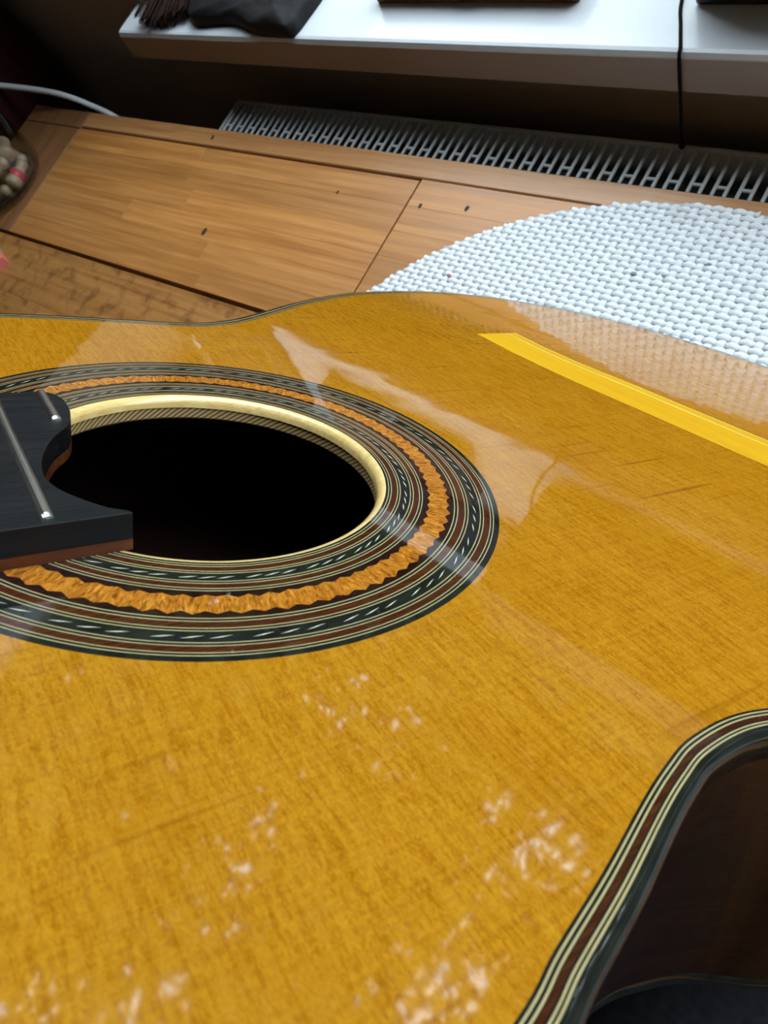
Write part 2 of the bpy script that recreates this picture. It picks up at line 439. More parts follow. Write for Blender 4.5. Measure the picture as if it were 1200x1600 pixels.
# ------------------------------------------------------------------ garden outside
g = MB().box(-30, 30, 0.9, 40, -1.65, -1.60)
tag(g.build('ground', M['lawn']), 'green lawn outside the window', 'lawn', kind='structure')
def tree(x, y, h, r, nl, label):
    tr = empty('garden_tree', (x, y, -1.6))
    tag(tr, label, 'tree', 'trees outside the window')
    MB().tube([(0, 0, 0), (0.05, 0, h * 0.3), (-0.04, 0.06, h * 0.6), (0.05, 0, h * 0.9)], [0.16, 0.13, 0.09, 0.03], 8).build('trunk', M['bark'], tr, smooth=True)
    f = MB()
    for i in range(nl):
        while True:
            p = Vector((random.uniform(-1, 1), random.uniform(-1, 1), random.uniform(-1, 1)))
            if abs(p.x) ** 3.5 + abs(p.y) ** 3.5 + abs(p.z) ** 3.5 < 1: break
        cl = Vector((math.sin(p.x * 7 + x), math.sin(p.y * 6 + p.z * 5), math.sin(p.z * 8 + x))) * 0.09
        p = Vector((p.x * r, p.y * r, h * 0.56 + p.z * h * 0.48)) + cl * r
        a = Vector((random.gauss(0, 1), random.gauss(0, 1), random.gauss(0, 1))).normalized()
        b = a.cross(Vector((random.gauss(0, 1), random.gauss(0, 1), random.gauss(0, 1)))).normalized()
        L = random.uniform(0.06, 0.13) * 1.2
        f.add([p - a * L, p + b * L * 0.5, p + a * L, p - b * L * 0.5], [(0, 1, 2, 3)])
    tag(f.build('foliage', M['leaf'], tr, fix=False), kind='stuff')
tl = 'leafy tree in the garden, seen only mirrored in the glossy guitar top'
for x, y, h, r, nl in [(-2.55, 5.2, 5.0, 1.75, 6500), (-6.6, 5.4, 5.2, 1.8, 6500), (1.5, 5.2, 4.2, 1.75, 6500), (5.6, 5.6, 4.2, 1.75, 6000), (-10.8, 6.0, 6.2, 1.9, 6000), (-6.3, 9.8, 7.2, 2.1, 13000), (-1.1, 9.7, 6.4, 2.1, 14000), (-11.6, 11.4, 8.6, 2.2, 6000), (4.8, 9.9, 6.3, 2.1, 5000)]:
    tree(x, y, h, r, nl, tl)

# ------------------------------------------------------------------ table
TX0, TX1, TY0, TY1, TT = -1.003, 0.62, -0.34, 0.361, 0.026
table = empty('dining_table', (0, 0, 0))
tag(table, 'worn brown table of glued wooden staves in front of the radiator', 'table')
YC0, YC1, YJ = 0.1805, 0.1850, 0.3365          # open crack, leaf joint
def plank(x0, x1, y0, y1, mat, dz=0.0, name='stave', b=0.0006):
    cx, cy = (x0 + x1) / 2, (y0 + y1) / 2
    o = MB().bbox(x0 - cx, x1 - cx, y0 - cy, y1 - cy, -TT, 0.0, b).build(name, M[mat], table)
    o.location = (cx, cy, dz)
    return o
plank(-0.880, TX1, YJ + 0.0030, TY1, 'table_rail', 0, 'edge_rail', 0.0010)
plank(TX0, -0.8822, YC1, YJ, 'table_end', -0.0006, 'end_board', 0.0003)
plank(TX0, -0.8822, YJ + 0.0012, TY1, 'table_end', -0.0006, 'end_board', 0.0003)
XB = -0.3785
rows = 6
rh = (YJ - YC1) / rows
for k in range(rows):
    y0 = YC1 + k * rh
    for xa, xb in ((-0.880, XB - 0.0009), (XB + 0.0009, TX1)):
        x = xa
        while x < xb - 1e-6:
            L = random.uniform(0.16, 0.34)
            x2 = xb if xb - (x + L) < 0.10 else x + L
            ye = y0 + rh - 0.00003 + (0.0017 if (k == rows - 1 and xa > XB) else 0.0)
            plank(x, x2, y0 + 0.00003, ye, 'table_wood', random.uniform(-0.00008, 0), 'stave', 0.00008)
            x = x2 + 0.00006
y = YC0
while y > TY0 + 0.01:
    y2 = max(TY0, y - 0.065)
    x = TX0
    while x < TX1 - 1e-6:
        L = random.uniform(0.35, 0.6)
        x2 = TX1 if TX1 - (x + L) < 0.2 else x + L
        plank(x, x2, y2 + 0.0001, y, 'table_near', 0, 'stave', 0.0003)
        x = x2 + 0.0002
    y = y2
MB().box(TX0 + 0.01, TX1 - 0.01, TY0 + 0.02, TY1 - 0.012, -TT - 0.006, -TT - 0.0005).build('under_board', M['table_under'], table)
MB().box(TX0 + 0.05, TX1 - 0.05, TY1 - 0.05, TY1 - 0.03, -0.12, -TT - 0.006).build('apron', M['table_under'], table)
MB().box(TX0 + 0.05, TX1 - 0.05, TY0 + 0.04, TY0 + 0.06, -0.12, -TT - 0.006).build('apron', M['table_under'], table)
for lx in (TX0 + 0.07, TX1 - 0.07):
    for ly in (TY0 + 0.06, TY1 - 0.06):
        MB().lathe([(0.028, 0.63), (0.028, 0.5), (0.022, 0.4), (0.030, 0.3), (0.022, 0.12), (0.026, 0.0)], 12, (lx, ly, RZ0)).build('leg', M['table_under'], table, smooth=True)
for kx, ky, kr in [(-0.5815, 0.2437, 0.0028), (-0.365, 0.313, 0.0017), (-0.322, 0.318, 0.0019), (-0.652, 0.350, 0.0020), (-0.455, 0.312, 0.0013)]:
    o = MB().lathe([(kr, 0), (kr * 0.8, 0.0003), (0.0, 0.0003)], 9).build('knot_hole', M['knot'], table)
    o.location = (kx, ky, 0.0)
    o.scale = (1.0, 1.6, 1)

# ------------------------------------------------------------------ woven mat
MX, MY, MR = -0.135, 0.077, 0.2734
mat = empty('placemat', (MX, MY, 0))
tag(mat, 'round white woven placemat under the end of the guitar', 'placemat')
MB().lathe([(0, 0.0005), (MR - 0.0015, 0.0005), (MR, 0.001), (MR - 0.0005, 0.0021), (0, 0.0021)], 96).build('backing', M['mat_base'], mat)
wf = MB(); PX, PYY = 0.0138, 0.0046
ny = int(MR / PYY)
for j in range(-ny, ny + 1):
    yy = j * PYY
    half = math.sqrt(max(0, (MR - 0.001) ** 2 - yy * yy))
    if half < 0.01: continue
    step = PX / 8
    k0 = int(-half / step); k1 = int(half / step)
    vs = []; fs = []
    jit = random.uniform(-0.0003, 0.0003)
    for q, x in enumerate([-half] + [k * step for k in range(k0, k1 + 1)] + [half]):
        ph = 2 * PI * (x / PX + 0.5 * (j % 2)) + jit * 600
        z = 0.0030 + 0.0010 * math.sin(ph)
        wd = PYY * (0.41 + 0.08 * math.sin(ph))
        vs += [(x, yy + jit - wd, z - 0.0006), (x, yy + jit - wd * 0.4, z + 0.0003), (x, yy + jit + wd * 0.4, z + 0.0003), (x, yy + jit + wd, z - 0.0006)]
        if q:
            a = 4 * (q - 1)
            fs += [(a + r, a + 4 + r, a + 5 + r, a + 1 + r) for r in range(3)]
    wf.add(vs, fs)
tag(wf.build('weft_strands', M['mat'], mat, smooth=True, fix=False), kind='stuff')
wp = MB()
nx = int(2 * MR / PX)
for i in range(-nx, nx + 1):
    xx = i * PX / 2 + PX * 0.25
    if abs(xx) >= MR - 0.002: continue
    half = math.sqrt((MR - 0.001) ** 2 - xx * xx)
    if half < 0.01: continue
    k0 = int(-half / (PYY / 2)); k1 = int(half / (PYY / 2))
    vs = []; fs = []
    for q, k in enumerate([-half / (PYY / 2)] + list(range(k0, k1 + 1)) + [half / (PYY / 2)]):
        yy = k * PYY / 2
        z = 0.0031 - 0.0010 * math.cos(PI * k / 2) * (1 if i % 2 == 0 else -1)
        wd = PX * 0.17
        vs += [(xx - wd, yy, z - 0.0005), (xx, yy, z + 0.0003), (xx + wd, yy, z - 0.0005)]
        if q:
            a = 3 * (q - 1)
            fs += [(a, a + 1, a + 4, a + 3), (a + 1, a + 2, a + 5, a + 4)]
    wp.add(vs, fs)
for sx_, sy_, sr, mt in ((-0.1695, 0.2875, 0.0022, 'stain_grey'), (-0.302, 0.255, 0.0019, 'stain_red'), (-0.1500, 0.290, 0.0016, 'stain_grey'), (-0.1265, 0.305, 0.0017, 'stain_grey')):
    so = MB().lathe([(sr, 0), (sr * 0.7, 0.0003), (0, 0.0004)], 9).build('stain', M[mt], mat)
    so.location = (sx_ - MX, sy_ - MY, 0.0040); so.scale = (1.0, 0.6, 1)
tag(wp.build('warp_strands', M['mat'], mat, smooth=True, fix=False), kind='stuff')

# ------------------------------------------------------------------ radiator
rad = empty('radiator', (0, 0.3865, RZ0 + 0.12))
tag(rad, 'white panel radiator with slotted top grille under the window sill', 'radiator')
RT = -0.008 - (RZ0 + 0.12)                     # grille height in local z
RXa, RXb = -0.6630, 0.52
MB().box(RXa, RXb, -0.0225, -0.0195, 0, RT).build('front_panel', M['rad'], rad, bevel=0.0015)
MB().box(RXa, RXb, 0.0165, 0.0210, 0, RT).build('rear_panel', M['rad'], rad, bevel=0.0015)
MB().box(RXa, RXa + 0.0035, -0.0195, 0.0165, 0, RT).build('end_cap', M['rad'], rad)
MB().box(RXb - 0.0035, RXb, -0.0195, 0.0165, 0, RT).build('end_cap', M['rad'], rad)
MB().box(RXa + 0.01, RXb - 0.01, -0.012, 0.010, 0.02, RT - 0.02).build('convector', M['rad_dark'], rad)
sm = MB().bbox(-0.0013, 0.0013, -0.0195, 0.0165, -0.0016, 0, 0.0005).mesh('slat', M['rad'])
cmx = MB().bbox(-0.0035, 0.0035, -0.0012, 0.0012, -0.0016, -0.0001, 0.0004).mesh('cross_bar', M['rad'])
pitch = 0.00842
k = 0; x = RXa + 0.0065
while x < RXb - 0.006:
    o = link('slat', sm, rad); o.location = (x, 0, RT)
    if k % 2 == 0 and x + pitch < RXb - 0.006:
        o = link('cross_bar', cmx, rad); o.location = (x + pitch / 2, -0.0115, RT)
    x += pitch; k += 1
for bx in (RXa + 0.15, RXb - 0.15):
    MB().box(bx - 0.02, bx + 0.02, -0.01, 0.0600, 0.05, 0.09).build('bracket', M['rad'], rad)
MB().tube([(RXb - 0.03, 0, 0.03), (RXb - 0.03, 0, -0.12)], 0.009, 10).build('supply_pipe', M['rad'], rad, smooth=True)
MB().tube([(RXa + 0.03, 0, 0.03), (RXa + 0.03, 0, -0.12)], 0.009, 10).build('supply_pipe', M['rad'], rad, smooth=True)

# ------------------------------------------------------------------ guitar
gt = empty('classical_guitar')
GM = Matrix(((0.31479, -0.94752, 0.05578, -0.12429), (0.60023, 0.24425, 0.76162, 0.01334), (-0.73528, -0.20628, 0.64561, H - 0.12574), (0, 0, 0, 1)))
gt.matrix_world = GM
tag(gt, 'glossy amber classical guitar without strings, standing tilted on the white mat', 'guitar')
mm = 0.001
far = [(-149, 30), (-141, 70), (-122, 102), (-95, 119), (-60, 122), (-26.2, 118.8), (-6.7, 116.0), (13.8, 111.6), (29, 108.4), (42, 107.6), (58.5, 112.6), (78.5, 124.8), (101.5, 139.6), (131.4, 155.0), (158.8, 162.3), (194.8, 164.8), (226, 158.5), (251, 146), (272, 127.5), (290, 103), (302.5, 72), (309.5, 37)]
near = [(313, 0), (310, -40), (302, -80), (285, -118), (258, -145), (225, -160), (190, -165), (155, -161), (120, -148), (90, -132), (71, -119.5), (57.3, -114.3), (47.5, -112.2), (36.2, -112.3), (28.2, -114.0), (19.4, -116.6), (4.7, -121.7), (-8.3, -125.7), (-18.1, -129.1), (-45, -135.5), (-75, -136.5), (-105, -128), (-130, -105), (-144, -70), (-149, -30)]
edge = catmull(far + near, 7)
NE = len(edge)
nrm = []
for i in range(NE):
    a = edge[i - 1]; b = edge[(i + 1) % NE]
    dx, dy = b[0] - a[0], b[1] - a[1]; L = math.hypot(dx, dy)
    nx_, ny_ = dy / L, -dx / L
    if nx_ * (edge[i][0] - 60) + ny_ * edge[i][1] < 0: pass
    nrm.append((nx_, ny_))
# outward check (area sign)
area = sum(edge[i][0] * edge[(i + 1) % NE][1] - edge[(i + 1) % NE][0] * edge[i][1] for i in range(NE))
if area < 0: nrm = [(-a, -b) for a, b in nrm]
def off(d): return [((p[0] + q[0] * d) * mm, (p[1] + q[1] * d) * mm) for p, q in zip(edge, nrm)]
ring_ang = [math.atan2(p[1], p[0]) for p in edge]
RO = 71.2                                        # rosette outer radius, mm
def loft(loops, name, mat, parent, smooth=False, close=True, flip=False):
    mb = MB(); n = len(loops[0])
    for L in loops: mb.v += [tuple(p) for p in L]
    for k in range(len(loops) - 1):
        for i in range(n):
            j = (i + 1) % n
            f = (k * n + i, k * n + j, (k + 1) * n + j, (k + 1) * n + i)
            mb.f.append(tuple(reversed(f)) if flip else f)
    o = mb.build(name, mat, parent, smooth=smooth)
    return o
e0 = off(0.0)
circ = [(RO * mm * math.cos(a), RO * mm * math.sin(a)) for a in ring_ang]
loops = []
for k in range(9):
    t_ = k / 8
    loops.append([(c_[0] * (1 - t_) + e_[0] * t_, c_[1] * (1 - t_) + e_[1] * t_, 0.0) for c_, e_ in zip(circ, e0)])
sb = loft(loops, 'soundboard', M['spruce'], gt)
for p in sb.data.polygons: p.use_smooth = False
under = [[(0.045 * math.cos(a), 0.045 * math.sin(a), -0.0028) for a in ring_ang], [(e_[0], e_[1], -0.0028) for e_ in e0]]
loft(under, 'soundboard_underside', M['rosewood_inner'], gt)
# purfling round the edge
bands = [('purfling_line', 'black_gloss', 0, .46), ('purfling_line', 'cream_line', .46, .74), ('purfling_line', 'black_gloss', .74, 1.15), ('purfling_line', 'cream_line', 1.15, 1.44),
         ('purfling_line', 'black_gloss', 1.44, 1.62), ('purfling_band', 'red_line', 1.62, 2.30), ('purfling_line', 'black_gloss', 2.30, 2.62), ('purfling_line', 'cream_line', 2.62, 2.89),
         ('purfling_line', 'black_gloss', 2.89, 3.18), ('purfling_line', 'cream_line', 3.18, 3.48)]
for nm, mt, a, b in bands:
    o = loft([[(x, y, 0.0) for x, y in off(a)], [(x, y, 0.0) for x, y in off(b)]], nm, M[mt], gt)
prof = [(3.48, 0), (4.6, -0.02), (5.1, -0.15), (5.5, -0.45), (5.75, -0.9), (5.8, -1.5), (5.8, -5.5), (5.6, -5.6)]
loft([[(x, y, z * mm) for x, y in off(d)] for d, z in prof], 'binding', M['black_gloss'], gt, smooth=True)
DB = 0.0812                                       # body depth
loft([[(x, y, z) for x, y in off(5.6)] for z in (-0.0056, -0.03, -0.055, -DB + 0.005)], 'side_rib', M['rosewood'], gt, smooth=True)
loft([[(x, y, z) for x, y in off(2.6)] for z in (-0.0028, -DB + 0.004)], 'inner_rib', M['rosewood_inner'], gt, smooth=True)
loft([[(x, y, z) for x, y in off(d)] for d, z in ((5.6, -DB + 0.005), (5.8, -DB + 0.0045), (5.8, -DB + 0.001), (5.2, -DB))], 'back_binding', M['black_gloss'], gt, smooth=True)
bk = MB()
vb = off(5.2); bk.add([(x, y, -DB) for x, y in vb] + [(0.08, 0, -DB)], [(i, (i + 1) % NE, NE) for i in range(NE)])
vb = off(2.6); bk.add([(x, y, -DB + 0.004) for x, y in vb] + [(0.08, 0, -DB + 0.004)], [(i, (i + 1) % NE, NE) for i in range(NE)])
bk.build('back_plate', M['rosewood_inner'], gt, fix=False)

# rosette
ros = MB()
NR = 160
def ring(name, mat, r0, r1, parent, z=0.0):
    mb = MB().lathe([(r0 * mm, z), (r1 * mm, z)], NR)
    return mb.build(name, M[mat], parent)
rosette = ring('rosette', 'black_gloss', 69.95, RO, gt)
rings = [('inlay_ring', 'black_gloss', 43.4, 43.95), ('inlay_line', 'cream_line', 43.98, 44.19), ('inlay_ring', 'black_gloss', 44.22, 44.62), ('inlay_line', 'cream_line', 44.65, 44.87),
         ('brown_ring', 'red_line', 44.90, 46.18), ('inlay_line', 'cream_line', 46.21, 46.43), ('inlay_ring', 'black_gloss', 46.46, 46.82), ('inlay_line', 'cream_line', 46.85, 47.07),
         ('chip_ring', 'black_gloss', 47.10, 49.36), ('inlay_line', 'cream_line', 49.39, 49.61), ('inlay_ring', 'black_gloss', 49.64, 50.06), ('inlay_line', 'cream_line', 50.09, 50.31),
         ('brown_ring', 'red_line', 50.34, 51.58), ('inlay_line', 'cream_line', 51.61, 51.83), ('inlay_ring', 'black_gloss', 51.86, 52.30), ('inlay_line', 'cream_line', 52.33, 52.55),
         ('burl_ground', 'plum', 52.58, 60.20), ('inlay_line', 'cream_line', 60.23, 60.47), ('inlay_ring', 'black_gloss', 60.50, 61.00), ('inlay_line', 'cream_line', 61.03, 61.27),
         ('brown_ring', 'red_line', 61.30, 62.82), ('inlay_line', 'cream_line', 62.85, 63.07), ('inlay_ring', 'black_gloss', 63.10, 63.54), ('inlay_line', 'cream_line', 63.57, 63.79),
         ('chip_ring', 'black_gloss', 63.82, 66.52), ('inlay_line', 'cream_line', 66.55, 66.77), ('inlay_ring', 'black_gloss', 66.80, 67.26), ('inlay_line', 'cream_line', 67.30, 67.51),
         ('brown_ring', 'red_line', 67.54, 68.96), ('inlay_line', 'cream_line', 68.99, 69.20), ('inlay_ring', 'black_gloss', 69.24, 69.67), ('inlay_line', 'cream_line', 69.70, 69.92)]
for nm, mt, a, b in rings:
    ring(nm, mt, a, b, rosette, 0.00001 if mt == 'cream_line' else 0.0)
for a, b in ((43.4, 52.58), (60.2, 69.95)):
    ring('inlay_ground', 'black_gloss', a, b, rosette, -0.00002)
NB = 90
st = 2 * PI / NB
def pol(r, a): return (r * mm * math.cos(a), r * mm * math.sin(a))
for q in range(NB):
    # each burl tile is a small chevron; the joined edge zigzags
    j1, j2 = random.uniform(-.25, .25), random.uniform(-.25, .25)
    pts = [pol(53.7, -st / 2), pol(54.4 + j1, 0), pol(53.7, st / 2), pol(58.3, st / 2), pol(59.25 + j2, 0), pol(58.3, -st / 2)]
    pts = [(-0.0, 0)] and pts
    mb = MB(); mb.add([(x, y, 0.00002) for x, y in pts], [(0, 1, 4, 5), (1, 2, 3, 4)])
    o = mb.build('burl_tile', M['burl'], rosette)
    o.rotation_euler = (0, 0, math.radians(-37.9) + q * st)
for rm, sc in ((65.2, 1.0), (48.3, 0.90)):
    dl, dr, dw = 2.0 * sc / rm, 0.38 * sc, 0.17
    pts = [pol(rm + dr, -dl), pol(rm - dw, 0.1 * dl), pol(rm - dr, dl), pol(rm + dw, -0.1 * dl)]
    me = MB().add([(x, y, 0.00002) for x, y in pts], [(0, 1, 2, 3)]).mesh('inlay_chip', M['chip'])
    for gq in range(25):
        for k in range(3):
            o = link('inlay_chip', me, rosette)
            o.rotation_euler = (0, 0, math.radians(-41.65 + gq * 14.4 + (k - 1) * 4.1 + (0 if rm > 60 else 2.0)))
# rim of the sound hole
MB().lathe([(43.4 * mm, 0), (42.9 * mm, -0.00006), (42.3 * mm, -0.00035), (41.75 * mm, -0.0009), (41.4 * mm, -0.0017), (41.3 * mm, -0.0031)], NR).build('sound_hole_rim', M['rim'], gt, smooth=True)
MB().lathe([(41.3 * mm, -0.0031), (41.7 * mm, -0.0032), (41.7 * mm, -0.0062), (42.2 * mm, -0.0068), (46 * mm, -0.0068), (46 * mm, -0.0028)], NR).build('hole_lining', M['lining'], gt)
# the bare strip where the bridge is still missing
fr_ = [(165.2, 93.5), (163.7, 67.9), (164.0, 48.4), (164.9, 31), (167.9, 1.3), (170.4, -24.8), (172.7, -47.8), (176.0, -93)]
bk_ = [(189.6, 94), (188.2, 71.4), (189.0, 52.4), (193.0, 21.4), (195.7, -7.7), (198.1, -33.2), (199.5, -49), (203.0, -93)]
def strip(t0, t1, z, name, mat, parent, thick=0.00025):
    a = [tuple(p[k] * (1 - t0) + q[k] * t0 for k in (0, 1)) for p, q in zip(fr_, bk_)]
    b = [tuple(p[k] * (1 - t1) + q[k] * t1 for k in (0, 1)) for p, q in zip(fr_, bk_)]
    mb = MB(); n = len(a)
    va = [(x * mm, y * mm, 0.00001) for x, y in a] + [(x * mm, y * mm, 0.00001) for x, y in b]
    vt = [(x * mm, y * mm, z) for x, y, _ in [(p[0], p[1], 0) for p in a]] + [(x * mm, y * mm, z) for x, y in b]
    mb.v = va + vt
    for i in range(n - 1):
        mb.f.append((2 * n + i, 2 * n + i + 1, 3 * n + i + 1, 3 * n + i))
        mb.f.append((i, i + 1, 2 * n + i + 1, 2 * n + i))
        mb.f.append((n + i, n + i + 1, 3 * n + i + 1, 3 * n + i))
    mb.f.append((0, n, 3 * n, 2 * n)); mb.f.append((n - 1, 2 * n - 1, 4 * n - 1, 3 * n - 1))
    return mb.build(name, M[mat], parent)
bp = strip(0, 0.74, 0.00022, 'bridge_patch', 'bare', gt)
bp['label'] = 'bright matt yellow strip where the bridge is missing'
strip(0.74, 0.80, 0.00034, 'raised_edge', 'bare_line', bp)
strip(0.80, 0.96, 0.00022, 'rear_strip', 'bare', bp)
strip(0.96, 1.0, 0.00030, 'raised_edge', 'bare_line', bp)

# fingerboard, frets, neck
FZ0, FZ = 0.0024, 0.0080
tip = [(-32.5, 30.6), (-28.9, 29.4), (-27.0, 25.5), (-26.7, 21.5), (-27.1, 16.2), (-29.3, 9.4), (-33.7, 3.3), (-36.9, -4.0), (-38.4, -10.6), (-38.4, -15.0), (-37.0, -19.6), (-34.1, -24.3), (-30.8, -28.4), (-29.0, -29.6), (-27.7, -30.6), (-27.2, -31.6)]
tip = catmull(tip, 4, closed=False)
NUT = -474.0
outl = tip + [(-150, -30.5), (NUT, -26.5), (NUT, 26.5), (-150, 30.3)]
fb = empty('fingerboard_assembly', parent=gt) if False else None
fbo = MB().prism([(x * mm, y * mm) for x, y in outl], FZ0, FZ).build('fingerboard', M['ebony'], gt, bevel=0.0005)
base = [(x, y) for x, y in outl]
MB().prism([(x * mm, y * mm) for x, y in base], 0.0, FZ0).build('fingerboard_base', M['cedar'], gt)
def fret(u, v0, v1):
    mb = MB(); n = 9
    sec = [(1.15 * math.cos(PI * k / (n - 1)), 1.05 * math.sin(PI * k / (n - 1))) for k in range(n)]
    ends = [(v0, 0.55), (v0 + 0.7, 1.0), (v1 - 0.7, 1.0), (v1, 0.55)]
    for v, s_ in ends:
        mb.v += [((u + a * (0.8 + 0.2 * s_)) * mm, v * mm, FZ + b * s_ * mm) for a, b in sec]
    for k in range(3):
        for i in range(n - 1): mb.f.append((k * n + i, k * n + i + 1, (k + 1) * n + i + 1, (k + 1) * n + i))
    mb.f.append(tuple(range(n))); mb.f.append(tuple(reversed(range(3 * n, 4 * n))))
    mb.box((u - 0.3) * mm, (u + 0.3) * mm, (v0 - 0.05) * mm, v1 * mm, FZ - 0.0016, FZ + 0.0002)
    return mb.build('fret', M['nickel'], fbo, smooth=False)
fret(-41.3, -29.6, 30.4)
fret(-30.9, 12.2, 29.6)
for k in range(1, 19):
    u = NUT + 650 * (1 - 2 ** (-k / 12)) * (-41.3 - NUT) / (650 * (1 - 2 ** (-19 / 12)))
    hw_ = 26.5 + (30.3 - 26.5) * (u - NUT) / (-150 - NUT) if u < -150 else 30.2
    fret(u, -min(hw_, 30.2) + 0.3, min(hw_, 30.2) - 0.3)
nk = []
for u, wdt, d in ((-130, 29.5, 72), (-152, 29.3, 70), (-160, 29.2, 45), (-175, 29, 22), (-260, 28.3, 17), (NUT, 26.4, 15)):
    nk.append([(u * mm, wdt * math.cos(PI * k / 12) * mm, (0 - d * math.sin(PI * k / 12)) * mm) for k in range(13)])
nb = MB()
for L in nk: nb.v += L
for k in range(len(nk) - 1):
    for i in range(13):
        j = (i + 1) % 13
        nb.f.append((k * 13 + i, k * 13 + j, (k + 1) * 13 + j, (k + 1) * 13 + i))
nb.f.append(tuple(range(13))); nb.f.append(tuple((len(nk) - 1) * 13 + i for i in range(13)))
nb.build('neck', M['cedar'], gt, smooth=True)
MB().box((NUT - 5) * mm, NUT * mm, -0.0262, 0.0262, 0, 0.0095).build('nut', M['cream_line'], gt, bevel=0.0008)
hd = MB()
for y0, y1 in ((-0.034, -0.021), (-0.008, 0.008), (0.021, 0.034)):
    hd.box((NUT - 175) * mm, (NUT - 40) * mm, y0, y1, -0.050, -0.030)
hd.box((NUT - 40) * mm, (NUT - 5) * mm, -0.030, 0.030, -0.036, -0.004)
hd.box((NUT - 195) * mm, (NUT - 175) * mm, -0.034, 0.034, -0.050, -0.030)
hd.build('headstock', M['cedar'], gt)
for k in range(3):
    MB().tube([((NUT - 65 - 40 * k) * mm, -0.034, -0.040), ((NUT - 65 - 40 * k) * mm, 0.034, -0.040)], 0.0045, 10).build('tuner_roller', M['cream_line'], gt, smooth=True)
    for sg in (-1, 1):
        MB().lathe([(0.0, 0.012), (0.006, 0.010), (0.008, 0.004), (0.003, 0.0)], 12, ((NUT - 65 - 40 * k) * mm, sg * 0.042, -0.052)).build('tuner_button', M['cream_line'], gt, smooth=True)

# ------------------------------------------------------------------ things on the sill
# black leather pouch
pp = [(-.664, .4155), (-.640, .4165), (-.617, .4180), (-.599, .4148), (-.580, .4090), (-.560, .4068), (-.538, .4060), (-.5275, .4085), (-.5245, .4300), (-.522, .4700), (-.520, .540), (-.560, .560), (-.620, .565), (-.690, .545), (-.689, .470), (-.683, .430)]
pc = catmull(pp, 4)
cx = sum(p[0] for p in pc) / len(pc); cy = sum(p[1] for p in pc) / len(pc)
lev = [(1.0, 0.0), (1.004, 0.004), (0.99, 0.010), (0.95, 0.0135), (0.8, 0.0155), (0.55, 0.0165), (0.25, 0.017), (0.02, 0.0165)]
po_ = MB()
for sc_, z in lev:
    for i, (x, y) in enumerate(pc):
        wv = 0.0022 * math.sin(i * 0.55 + sc_ * 9) * (1 if 0.1 < sc_ < 0.99 else 0)
        po_.v.append(((x - cx) * sc_, (y - cy) * sc_, z + wv))
n = len(pc)
for k in range(len(lev) - 1):
    for i in range(n):
        j = (i + 1) % n
        po_.f.append((k * n + i, k * n + j, (k + 1) * n + j, (k + 1) * n + i))
po_.f.append(tuple((len(lev) - 1) * n + i for i in range(n))); po_.f.append(tuple(reversed(range(n))))
pouch = po_.build('leather_pouch', M['leather'], None, smooth=True)
pouch.location = (cx, cy, SZ)
tag(pouch, 'soft black leather pouch lying at the front of the white sill', 'pouch')
strap = MB().tube([(0.03, -0.01, 0.0165), (0.045, 0.01, 0.018), (0.05, 0.03, 0.018), (0.03, 0.06, 0.017)], 0.003, 8).build('strap', M['leather'], pouch, smooth=True)

# brown bristle brush
br = empty('bristle_brush', (-0.712, 0.490, SZ))
tag(br, 'dark brown bristle brush at the left end of the sill', 'brush')
bs = MB()
for i in range(240):
    a = random.uniform(-1, 1); h_ = random.uniform(0, 1)
    p0 = Vector((a * 0.026, random.uniform(-0.004, 0.004), 0.004 + h_ * 0.018))
    tipx = -0.004 + a * 0.040 + random.uniform(-.002, .002)
    ty = -0.080 + 0.012 * abs(a) ** 2 + random.uniform(-0.004, 0.004) + (a + 0.3) * 0.006
    p2 = Vector((tipx, ty, 0.001 + h_ * 0.014))
    p1 = (p0 + p2) / 2 + Vector((0, 0, 0.004))
    bs.tube([p0, p1, p2], [0.0011, 0.0011, 0.0004], 4, caps=False)
bs.build('bristles', M['bristle'], br, smooth=True)
MB().box(-0.026, 0.026, -0.006, 0.018, 0.0, 0.024).build('ferrule', M['nickel'], br, bevel=0.003)
MB().tube([(0, 0.018, 0.012), (0.004, 0.06, 0.012), (0.012, 0.085, 0.013), (0.02, 0.10, 0.011)], [0.011, 0.009, 0.008, 0.005], 10).build('handle', M['box_wood'], br, smooth=True)

# brown wooden box
bx = empty('wooden_box', (-0.3674, 0.4925, SZ))
tag(bx, 'flat brown wooden box lying on the middle of the white sill', 'box')
MB().box(-0.0914, 0.0914, -0.0461, 0.0461, 0, 0.013).build('body', M['box_wood'], bx, bevel=0.0015)
MB().box(-0.0925, 0.0925, -0.0470, 0.0470, 0.0136, 0.021).build('lid', M['box_wood'], bx, bevel=0.0015)
MB().box(-0.008, 0.008, -0.0492, -0.0462, 0.008, 0.018).build('clasp', M['nickel'], bx, bevel=0.0008)

# black case
bc = empty('black_case', (-0.0487, 0.492, SZ))
tag(bc, 'black plastic case on the sill beside the hanging cord', 'case')
MB().box(-0.145, 0.145, -0.0485, 0.0485, 0, 0.070).build('base', M['black_plastic'], bc, bevel=0.003)
MB().box(-0.145, 0.145, -0.0485, 0.0485, 0.0706, 0.115).build('lid', M['black_plastic'], bc, bevel=0.003)
MB().box(-0.012, 0.012, -0.0505, -0.0480, 0.060, 0.082).build('latch', M['black_plastic'], bc, bevel=0.0006)

